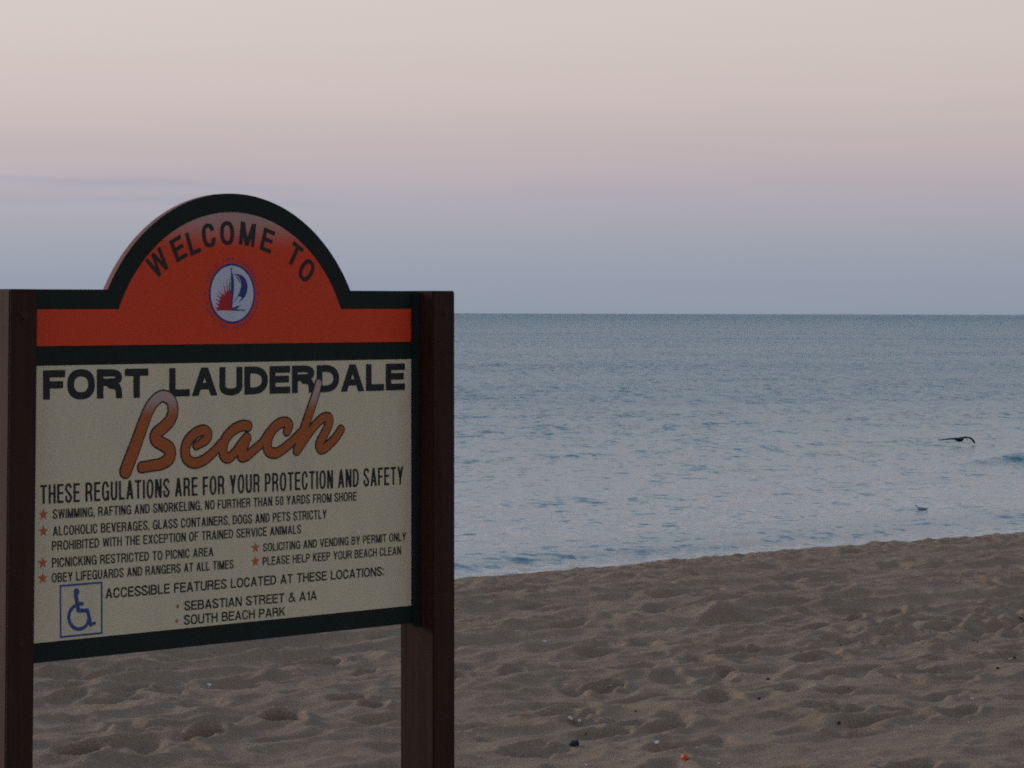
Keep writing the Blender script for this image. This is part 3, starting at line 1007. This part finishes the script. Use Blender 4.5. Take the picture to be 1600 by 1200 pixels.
R1, R2 = 0.0178, 0.0140
beach = [
    mk([zb(p) for p in [(108, 640), (150, 530), (200, 395), (240, 285), (282, 205), (340, 160), (395, 182), (412, 250), (392, 315),
                        (345, 365), (302, 400), (300, 440), (345, 468), (388, 500), (388, 555), (340, 592), (270, 606), (212, 616)]],
       [.0185, .0185, .0175, .0165, .0155, .0148, .0155, .0165, .0165, .0160, .0160, .0160, .0170, .0180, .0175, .0150, .0140, .0140]),
    mk([zb(p) for p in [(560, 478), (622, 440), (634, 400), (606, 378), (560, 395), (512, 440), (490, 500), (500, 560), (545, 588), (605, 572), (670, 520), (722, 462)]],
       [.010, .0125, .014, .0135, .0138, .0142, .0145, .0140, .0135, .0132, .0125, .0120]),
    mk([zb(p) for p in [(893, 352), (850, 350), (795, 378), (750, 430), (732, 490), (738, 540), (768, 556), (810, 520), (852, 462), (884, 425)]],
       [.0135, .0138, .0138, .0140, .0140, .0138, .0130, .0125, .0125, .0125]),
    mk([zb(p) for p in [(888, 428), (866, 490), (850, 545), (880, 545), (930, 505), (985, 455), (1022, 400)]],
       [.0125, .0128, .0130, .0125, .0120, .0115, .012]),
    mk([zb(p) for p in [(1142, 385), (1155, 345), (1130, 326), (1085, 340), (1040, 388), (1018, 450), (1022, 505), (1060, 526), (1110, 505), (1170, 455), (1235, 390)]],
       [.0125, .0135, .0135, .0138, .0142, .0145, .0145, .0138, .0128, .0122, .012]),
    mk([zb(p) for p in [(1345, 78), (1325, 150), (1295, 240), (1262, 340), (1228, 440), (1205, 508)]],
       [.0120, .0125, .0135, .0140, .0138, .0130]),
    mk([zb(p) for p in [(1215, 500), (1260, 430), (1315, 355), (1370, 302), (1410, 300), (1408, 345), (1378, 410), (1350, 465), (1362, 500), (1400, 480), (1450, 430), (1488, 375)]],
       [.0115, .0120, .0120, .0125, .0135, .0138, .0135, .0135, .0130, .0128, .0125, .0125]),
]
allp = np.vstack(beach)
cell = 0.0016
bx = np.arange(allp[:, 0].min() - .03, allp[:, 0].max() + .03, cell); bz = np.arange(allp[:, 1].min() - .03, allp[:, 1].max() + .03, cell)
BX, BZ = np.meshgrid(bx, bz)
DBch = stroke_field(beach, BX, BZ)
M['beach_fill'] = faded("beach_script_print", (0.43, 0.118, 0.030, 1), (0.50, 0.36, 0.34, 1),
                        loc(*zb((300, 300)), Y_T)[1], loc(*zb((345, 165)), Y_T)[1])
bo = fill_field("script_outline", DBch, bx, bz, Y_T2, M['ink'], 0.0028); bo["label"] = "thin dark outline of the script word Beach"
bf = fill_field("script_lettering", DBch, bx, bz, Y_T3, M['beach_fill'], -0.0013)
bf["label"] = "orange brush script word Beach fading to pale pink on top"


# --- stars, bullets
def star(px, py, r):
    x, z = loc(px, py, Y_T)
    vs = [(x, Y_T, z)]
    for i in range(10):
        a = math.pi / 2 + i * math.pi / 5; q = r if i % 2 == 0 else r * 0.42
        vs.append((x + q * math.cos(a), Y_T, z + q * math.sin(a)))
    fs = [(0, i, i % 10 + 1) for i in range(1, 11)]
    return mesh_obj("star", vs, fs, M['star'], sign)


for px, py, r in [(68, 804, .0165), (68, 830, .0165), (67, 879.5, .0165), (67, 903.5, .0165), (399, 855.8, .0160), (399, 877, .0160)]:
    star(px, py, r)
for px, py in [(277.5, 947.5), (276.5, 970.2)]:
    x, z = loc(px, py, Y_T)
    mesh_obj("bullet", [(x + .0055 * math.cos(i * math.pi / 8), Y_T, z + .0055 * math.sin(i * math.pi / 8)) for i in range(16)],
             [tuple(range(16))], M['star'], sign)


# --- wheelchair symbol
def za(p):
    return 60 + p[0] / 10.91, 900 + p[1] / 10.91


sym = bpy.data.objects.new("access_symbol", None); col.objects.link(sym); sym.parent = sign
sym["label"] = "blue square outline with white-free blue wheelchair user symbol".replace("white-free ", "")
cx4 = [loc(*p, Y_T) for p in [(94.3, 913.8), (161.0, 908.6), (159.6, 990.4), (92.7, 997.4)]]
xa = (cx4[0][0] + cx4[3][0]) / 2; xb_ = (cx4[1][0] + cx4[2][0]) / 2; zt_ = (cx4[0][1] + cx4[1][1]) / 2; zb_ = (cx4[2][1] + cx4[3][1]) / 2
q = 0.0052
fr = [(xa, zt_), (xb_, zt_), (xb_, zb_), (xa, zb_)]; fi = [(xa + q, zt_ - q), (xb_ - q, zt_ - q), (xb_ - q, zb_ + q), (xa + q, zb_ + q)]
o = mesh_obj("square_outline", [(x, Y_T, z) for x, z in fr + fi], [(i, (i + 1) % 4, (i + 1) % 4 + 4, i + 4) for i in range(4)], M['blue'], sym)
lw = 0.0064


def poly_s(points, r): return np.array([(*loc(*za(p), Y_T), r) for p in points])


hx, hz = loc(*za((650, 270)), Y_T)
wheel = []
wc = (692, 700)
for a in np.linspace(math.radians(116), math.radians(348), 30):
    wheel.append((wc[0] + 172 * math.cos(a), wc[1] - 205 * math.sin(a)))
strokes = [np.array([(hx, hz, .0092), (hx + .0001, hz, .0092)]),
           poly_s([(640, 330), (680, 585)], lw * .95), poly_s([(665, 475), (748, 472)], lw * .8),
           poly_s([(680, 590), (838, 588), (893, 832)], lw * .85), poly_s([(893, 832), (958, 805)], lw * .7),
           catmull(poly_s(wheel, lw * .78), 3)]
sx_ = np.arange(xa + .008, xb_ - .008, .0011); sz_ = np.arange(zb_ + .008, zt_ - .008, .0011)
GX, GZ = np.meshgrid(sx_, sz_)
o = fill_field("wheelchair_figure", stroke_field(strokes, GX, GZ), sx_, sz_, Y_T, M['blue']); o.parent = sym


# --- round emblem
def ze(p):
    return 310 + p[0] / 9.23, 390 + p[1] / 9.23


emb = bpy.data.objects.new("emblem", None); col.objects.link(emb); emb.parent = sign
emb["label"] = "round white emblem with blue sail and red sunburst"
e_l = loc(326.6, 458.6, Y_T); e_r = loc(398.6, 458.6, Y_T); e_t = loc(362.4, 411.6, Y_T); e_b = loc(362.4, 505.6, Y_T)
ex = (e_l[0] + e_r[0]) / 2; ez = (e_t[1] + e_b[1]) / 2; rx = (e_r[0] - e_l[0]) / 2; rz = (e_t[1] - e_b[1]) / 2


def disc(name, k, y, mat, k_in=None):
    nn = 72
    o_ = [(ex + rx * k * math.cos(2 * math.pi * i / nn), y, ez + rz * k * math.sin(2 * math.pi * i / nn)) for i in range(nn)]
    if k_in is None:
        return mesh_obj(name, o_, [tuple(range(nn))], mat, emb)
    i_ = [(ex + rx * k_in * math.cos(2 * math.pi * i / nn), y, ez + rz * k_in * math.sin(2 * math.pi * i / nn)) for i in range(nn)]
    return mesh_obj(name, o_ + i_, [(i, (i + 1) % nn, (i + 1) % nn + nn, i + nn) for i in range(nn)], mat, emb)


disc("emblem_disc", 0.94, Y_T, M['white']); disc("emblem_ring", 1.0, Y_T2, M['navy'], 0.93)


def flat(name, pp, mat, y, parent=emb):
    return mesh_obj(name, [(*[loc(*ze(p), y)][0][:1], y, loc(*ze(p), y)[1]) for p in pp], [tuple(range(len(pp)))], mat, parent)


flat("sunburst", [(250, 878), (275, 862), (243, 832), (285, 830), (295, 815), (245, 768), (292, 780), (303, 765), (243, 708), (308, 735), (318, 715),
                  (255, 640), (325, 690), (335, 672), (272, 568), (345, 655), (358, 640), (318, 515), (370, 655), (385, 655), (358, 462), (400, 625),
                  (412, 605), (408, 405), (428, 595), (440, 590), (448, 400), (462, 590), (482, 590), (484, 878)], M['red'], Y_T2)
flat("mast", [(466, 268), (495, 262), (476, 290), (492, 345), (512, 430), (514, 560), (503, 680), (492, 800), (487, 868), (482, 868), (474, 700), (470, 500), (473, 330)], M['navy'], Y_T3)
flat("sail", [(498, 356), (560, 350), (630, 370), (685, 430), (712, 520), (700, 620), (665, 690), (610, 738), (583, 762), (628, 690), (600, 676), (565, 672),
              (600, 600), (620, 520), (612, 450), (585, 395), (545, 368)], M['navy'], Y_T2)
flat("sail_batten", [(545, 382), (585, 420), (604, 470), (596, 480), (575, 430), (540, 392)], M['navy'], Y_T2)
flat("boom_line", [(565, 672), (572, 676), (520, 765), (512, 765)], M['navy'], Y_T2)
flat("hull", [(486, 872), (486, 836), (530, 832), (560, 812), (625, 795), (580, 825), (556, 856), (580, 862), (680, 866), (678, 880), (486, 880)], M['blue'], Y_T3 - 0.0003)


def ring_text(text, a0, a1, up, k=1.145):
    """letters round the emblem, angles in degrees clockwise from the top"""
    V, Fc = [], []
    nch = len(text)
    hgt = rz * 0.118
    for i, ch in enumerate(text):
        if ch == ' ': continue
        a = math.radians(a0 + (a1 - a0) * i / (nch - 1))
        v, f, gw = glyph_faces(ch, 0.62, 0.16, 1 / 16)
        g = np.c_[(v[:, 0] - gw / 2) * hgt, (v[:, 1] - 0.5) * hgt]
        rot = -a if up else math.pi - a
        ca, sa = math.cos(rot), math.sin(rot)
        X_ = ex + rx * k * math.sin(a) + g[:, 0] * ca - g[:, 1] * sa
        Z_ = ez + rz * k * math.cos(a) + g[:, 0] * sa + g[:, 1] * ca
        o0 = len(V)
        V += [(x, Y_T, z) for x, z in zip(X_, Z_)]; Fc += [tuple(j + o0 for j in p) for p in f]
    return mesh_obj("ring_lettering", V, Fc, M['ring_blue'], emb)


ring_text("CITY OF FORT LAUDERDALE", -70, 74, True)
ring_text("PARKS AND RECREATION", 252, 106, False, 1.15)
for sx in (-1, 1):
    x, z = ex + sx * rx * 1.15, ez
    mesh_obj("ring_dot", [(x + .0045 * math.cos(i * math.pi / 6), Y_T, z + .0045 * math.sin(i * math.pi / 6)) for i in range(12)], [tuple(range(12))], M['ring_blue'], emb)


# ------------------------------------------------------------------ birds
def loft(bm, rings, cap=True):
    """rings: list of lists of points, same count"""
    vs = [[bm.verts.new(p) for p in r] for r in rings]
    k = len(vs[0])
    for a, b_ in zip(vs, vs[1:]):
        for i in range(k):
            bm.faces.new((a[i], a[(i + 1) % k], b_[(i + 1) % k], b_[i]))
    if cap:
        bm.faces.new(vs[0][::-1]); bm.faces.new(vs[-1])


def ring(c, rx_, rz_, axis_dir, up=Vector((0, 0, 1)), k=12):
    d = Vector(axis_dir).normalized(); s = d.cross(up).normalized(); u = s.cross(d)
    return [Vector(c) + s * rx_ * math.cos(2 * math.pi * i / k) + u * rz_ * math.sin(2 * math.pi * i / k) for i in range(k)]


def remesh(name, bm, voxel, mat, location, rot):
    me = bpy.data.meshes.new(name); bmesh.ops.recalc_face_normals(bm, faces=bm.faces[:]); bm.to_mesh(me); bm.free()
    ob = bpy.data.objects.new(name, me); col.objects.link(ob)
    md = ob.modifiers.new("r", 'REMESH'); md.mode = 'VOXEL'; md.voxel_size = voxel; md.use_smooth_shade = True
    dg = bpy.context.evaluated_depsgraph_get(); dg.update()
    me2 = bpy.data.meshes.new_from_object(ob.evaluated_get(dg))
    ob.modifiers.clear(); ob.data = me2; bpy.data.meshes.remove(me); me2.name = name
    me2.materials.clear(); me2.materials.append(mat)
    ob.location = location; ob.rotation_euler = rot
    return ob


M['feather'] = paint("brown_feathers", (0.030, 0.028, 0.026), 0.8, 0.35, 30, 0.2)
M['bill'] = paint("grey_bill", (0.09, 0.085, 0.07), 0.6, 0.2, 30, 0.3)
# pelican gliding just over the water, flying along +x of its own frame
bm = bmesh.new()
X1 = (1, 0, 0)
loft(bm, [ring(c, a, b_, X1) for c, a, b_ in [((-.42, 0, .0), .035, .010), ((-.33, 0, -.005), .07, .022), ((-.22, 0, -.01), .085, .065), ((-.05, 0, -.015), .105, .095),
                                            ((.10, 0, -.01), .10, .095), ((.22, 0, .015), .065, .075), ((.30, 0, .050), .042, .050), ((.335, 0, .085), .038, .042),
                                            ((.39, 0, .100), .036, .036), ((.43, 0, .09), .018, .018)]])
for sgn, dihed, tipz in ((1, .10, -.24), (-1, .06, .02)):
    rg = []
    for t, ch, xo, zo in [(0, .30, 0.06, .045), (.25, .29, .09, .085), (.5, .26, .08, .085), (.72, .22, .0, .05), (.9, .17, -.10, .0), (1.0, .08, -.2, 0)]:
        yy = sgn * (.06 + t * 0.95); z0_ = zo * (dihed / .1) + tipz * t ** 3
        th = .050 * (1 - t * .6)
        rg.append([Vector((xo + ch / 2 * math.cos(a) - ch * .2, yy, z0_ + th * math.sin(a) + .02 * math.cos(a) * 0)) for a in np.linspace(0, 2 * math.pi, 12, endpoint=False)])
    loft(bm, rg)
PZ = 81.0
pc = ground_at(1499, 686.5, SEA + 0.17)
pel = remesh("flying_pelican", bm, 0.009, M['feather'], pc, (math.radians(2), 0, math.radians(-62)))
pel.scale = (0.60,) * 3
tag(pel, "dark brown pelican gliding with spread wings just above the sea", "bird")
bm = bmesh.new()
loft(bm, [ring(c, a, b_, (1, 0, -.5)) for c, a, b_ in [((.41, 0, .095), .016, .020), ((.50, 0, .055), .014, .022), ((.62, 0, .0), .010, .012), ((.68, 0, -.03), .004, .004)]])
me = bpy.data.meshes.new("bill"); bm.to_mesh(me); bm.free(); me.materials.append(M['bill'])
bill = bpy.data.objects.new("bill", me); col.objects.link(bill); bill.parent = pel

M['gull'] = paint("pale_grey_feathers", (0.20, 0.24, 0.28), 0.8, 0.15, 30, 0.2)
bm = bmesh.new()
loft(bm, [ring(c, a, b_, X1) for c, a, b_ in [((-.17, 0, .05), .008, .006), ((-.11, 0, .03), .03, .022), ((0, 0, .02), .052, .045), ((.08, 0, .025), .04, .042),
                                            ((.105, 0, .075), .020, .022), ((.118, 0, .105), .023, .024), ((.14, 0, .105), .012, .012), ((.175, 0, .098), .003, .003)]])
gp = ground_at(1440, 797, SEA)
gull = remesh("floating_gull", bm, 0.006, M['gull'], gp, (0, 0, math.radians(165)))
gull.scale = (0.75,) * 3
tag(gull, "tiny greyish seabird sitting on the water near the shore at right", "bird")

# ------------------------------------------------------------------ small things lying on the sand
M['stone'] = paint("dark_stone", (0.012, 0.012, 0.014), 0.6, 0.4, 60, 0.4)
M['coral'] = paint("orange_plastic", (0.75, 0.13, 0.025), 0.5, 0.2, 60, 0.4)
M['shell'] = paint("pale_shell", (0.60, 0.56, 0.50), 0.5, 0.2, 60, 0.4)
M['pink_shell'] = paint("reddish_shell", (0.42, 0.16, 0.11), 0.5, 0.2, 60, 0.4)
M['weed'] = paint("dry_seaweed", (0.085, 0.065, 0.050), 0.9, 0.4, 60, 0.2)


def lump(name, px, py, sx, sy, sz, mat, label, cat, seed=0, rough=0.25, sink=0.3, group=None, sub=3):
    p = on_sand(px, py); sx *= .68; sy *= .68; sz *= .68
    me = bpy.data.meshes.new(name); bm = bmesh.new()
    bmesh.ops.create_icosphere(bm, subdivisions=sub, radius=1.0)
    co_ = np.array([v.co[:] for v in bm.verts])
    nz = perlin(co_[:, 0] * 1.4 + seed * 3.7, co_[:, 1] * 1.4 + co_[:, 2] * 1.1, seed) + .5 * perlin(co_[:, 0] * 3 + seed, co_[:, 2] * 3 - co_[:, 1] * 2, seed + 9)
    for v, k in zip(bm.verts, nz):
        v.co *= 1 + rough * k
        v.co.x *= sx; v.co.y *= sy; v.co.z *= sz
    for f in bm.faces: f.smooth = rough < 0.3
    bm.to_mesh(me); bm.free(); me.materials.append(mat)
    o_ = bpy.data.objects.new(name, me); col.objects.link(o_)
    o_.location = (p.x, p.y, sand_z(p.x, p.y) + sz * (1 - sink) * 0.6); o_.rotation_euler = (0.1 * seed % 1, 0.2, seed * 1.3)
    tag(o_, label, cat, group=group)
    return o_


def scallop(name, px, py, r, mat, label, rot, tilt=0.35):
    p = on_sand(px, py); r *= .72
    vs = [(0, -r * .9, 0)]; fs = []
    nr, na = 5, 18
    for i in range(1, nr + 1):
        t = i / nr
        for j in range(na + 1):
            a = math.radians(-62 + 124 * j / na)
            rib = 0.06 * r * (1 if j % 2 else -1) * t
            vs.append((r * 1.8 * t * math.sin(a) * .62, -r * .9 + r * 1.8 * t * math.cos(a), r * .55 * math.sin(math.pi * min(1, t * .55 + .02)) * math.cos(a * .9) + rib))
    for j in range(na): fs.append((0, 1 + j, 2 + j))
    for i in range(nr - 1):
        for j in range(na):
            a = 1 + i * (na + 1) + j; fs.append((a, a + na + 1, a + na + 2, a + 1))
    o_ = mesh_obj(name, vs, fs, mat, smooth=True)
    md = o_.modifiers.new("s", 'SOLIDIFY'); md.thickness = r * .08
    o_.location = (p.x, p.y, sand_z(p.x, p.y) - r * 0.05); o_.rotation_euler = (tilt, 0.1, rot)
    tag(o_, label, "shell")
    return o_


lump("dark_stone", 897, 1166, .030, .026, .020, M['stone'], "black rounded stone lying on the sand near the bottom edge", "stone", 2)
lump("dark_pebble", 916, 1157, .009, .006, .004, M['stone'], "tiny black pebble just behind the black rounded stone", "pebble", 3)
lump("orange_fragment", 1070, 1187, .024, .016, .017, M['coral'], "bright orange broken fragment on sand at the bottom edge", "litter", 4, 0.5)
lump("orange_chip", 817, 1118, .010, .008, .007, M['coral'], "small orange chip on the sand right of the sign post", "litter", 5, 0.4, sub=2)
lump("orange_speck", 771, 930, .013, .008, .008, M['pink_shell'], "small reddish chip far back below the sand crest", "litter", 6, 0.4, sub=2)
scallop("broken_shell", 891, 1128, .016, M['shell'], "pale shell with the reddish shell piece beside it", 0.5)
scallop("reddish_shell", 898, 1130, .012, M['pink_shell'], "reddish shell piece lying between two pale shells", 1.4)
scallop("pale_shell", 905, 1127, .011, M['shell'], "small pale shell right of the reddish shell piece", -0.6)
scallop("white_shell", 1026, 1163, .017, M['shell'], "white shell above left of the bright orange fragment", -0.9)
scallop("shell_flake", 851, 976 + 27, .014, M['shell'], "lone white shell in a hollow in the middle of the sand", 0.4)
scallop("cream_shell", 1519, 1093, .014, M['shell'], "cream shell on the right part of the sand", 1.0)
scallop("grey_shell", 1127, 990, .016, M['shell'], "greyish white shell below the long ruts in the middle", 2.0)
scallop("chalky_shell", 327, 1072, .015, M['shell'], "chalky shell under the sign below its bottom edge", 0.2)
scallop("worn_shell", 186, 1103, .013, M['shell'], "worn shell under the left half of the sign", 1.7)
scallop("round_shell", 1597, 967, .026, M['shell'], "pale shell at the right edge beside the rough sand", 1.7)
lump("black_pebble", 1200, 1062, .014, .010, .008, M['stone'], "black pebble in the middle of the sand beside a footprint", "pebble", 7)
lump("flat_pebble", 1186, 1093, .018, .010, .006, M['stone'], "flat dark pebble below the black pebble in mid sand", "pebble", 8)
lump("lone_pebble", 1311, 1130, .013, .010, .008, M['stone'], "dark pebble left of the deep hollow at lower right", "pebble", 9)
lump("right_pebble", 1559, 1045, .014, .010, .008, M['stone'], "dark pebble lying nearest the right edge", "pebble", 10)
bpy.data.objects["right_pebble"].name = "dark_pebble"
lump("charcoal_bit", 1585, 1030, .012, .008, .006, M['stone'], "charcoal bit on the right sand behind the dark pebble", "pebble", 12)
lump("charcoal_bit", 993, 1112, .010, .008, .006, M['stone'], "small charcoal bit between the footprints in mid sand", "pebble", 13)


# dry seaweed tangle in the rough patch and in the deep hollow
def wrack(px, py, spread_a, spread_b, count, label, seed):
    p = on_sand(px, py); r = random.Random(seed)
    V, Fc = [], []
    ca, cb_ = to_ab(p)
    for k in range(count):
        a = ca + r.gauss(0, spread_a); b_ = cb_ + r.gauss(0, spread_b)
        ang = r.uniform(0, 6.28); L_ = r.uniform(.004, .016); wd = r.uniform(.0012, .0032)
        prev = None
        for j in range(6):
            x = a * A_DIR[0] + b_ * B_DIR[0]; y = a * A_DIR[1] + b_ * B_DIR[1]
            z = (sand_z(x, y) if spread_a > .1 else sand_z(p.x, p.y)) + .004 + .012 * math.sin(j / 5 * math.pi) * r.random()
            nx_, ny_ = -math.sin(ang) * wd, math.cos(ang) * wd
            base = len(V)
            V += [(x + nx_, y + ny_, z), (x, y, z + wd * 1.2), (x - nx_, y - ny_, z)]
            if prev is not None:
                Fc += [(prev, prev + 1, base + 1, base), (prev + 1, prev + 2, base + 2, base + 1), (prev + 2, prev, base, base + 2)]
            prev = base
            a += math.cos(ang) * L_ / 5; b_ += math.sin(ang) * L_ / 5; ang += r.gauss(0, .5)
    o_ = mesh_obj("dry_seaweed", V, Fc, M['weed'])
    tag(o_, label, "seaweed", kind="stuff")
    return o_


wrack(1535, 992, .75, .09, 60, "dark tangle of dry seaweed in rough sand at right", 3)

# crushed shell grit scattered over the sand
V, Fc = [], []
gr_ = random.Random(9)
for k in range(2600):
    a = gr_.uniform(4.5, 21); b_ = gr_.uniform(5, CRB - .2)
    x = a * A_DIR[0] + b_ * B_DIR[0]; y = a * A_DIR[1] + b_ * B_DIR[1]; z = sand_z(x, y)
    s = gr_.uniform(.0015, .0040) * (1.7 if gr_.random() < .06 else 1)
    base = len(V); t = gr_.uniform(0, 6.28)
    for j in range(4):
        q = t + j * math.pi / 2; V.append((x + s * math.cos(q) * 1.2, y + s * math.sin(q), z + .001 + s * .3 * gr_.random()))
    V.append((x, y, z + s * .9))
    for j in range(4): Fc.append((base + j, base + (j + 1) % 4, base + 4))
grit = mesh_obj("shell_grit", V, Fc, M['shell'])
tag(grit, "tiny pale shell grit sprinkled over the dry sand", "grit", kind='stuff')
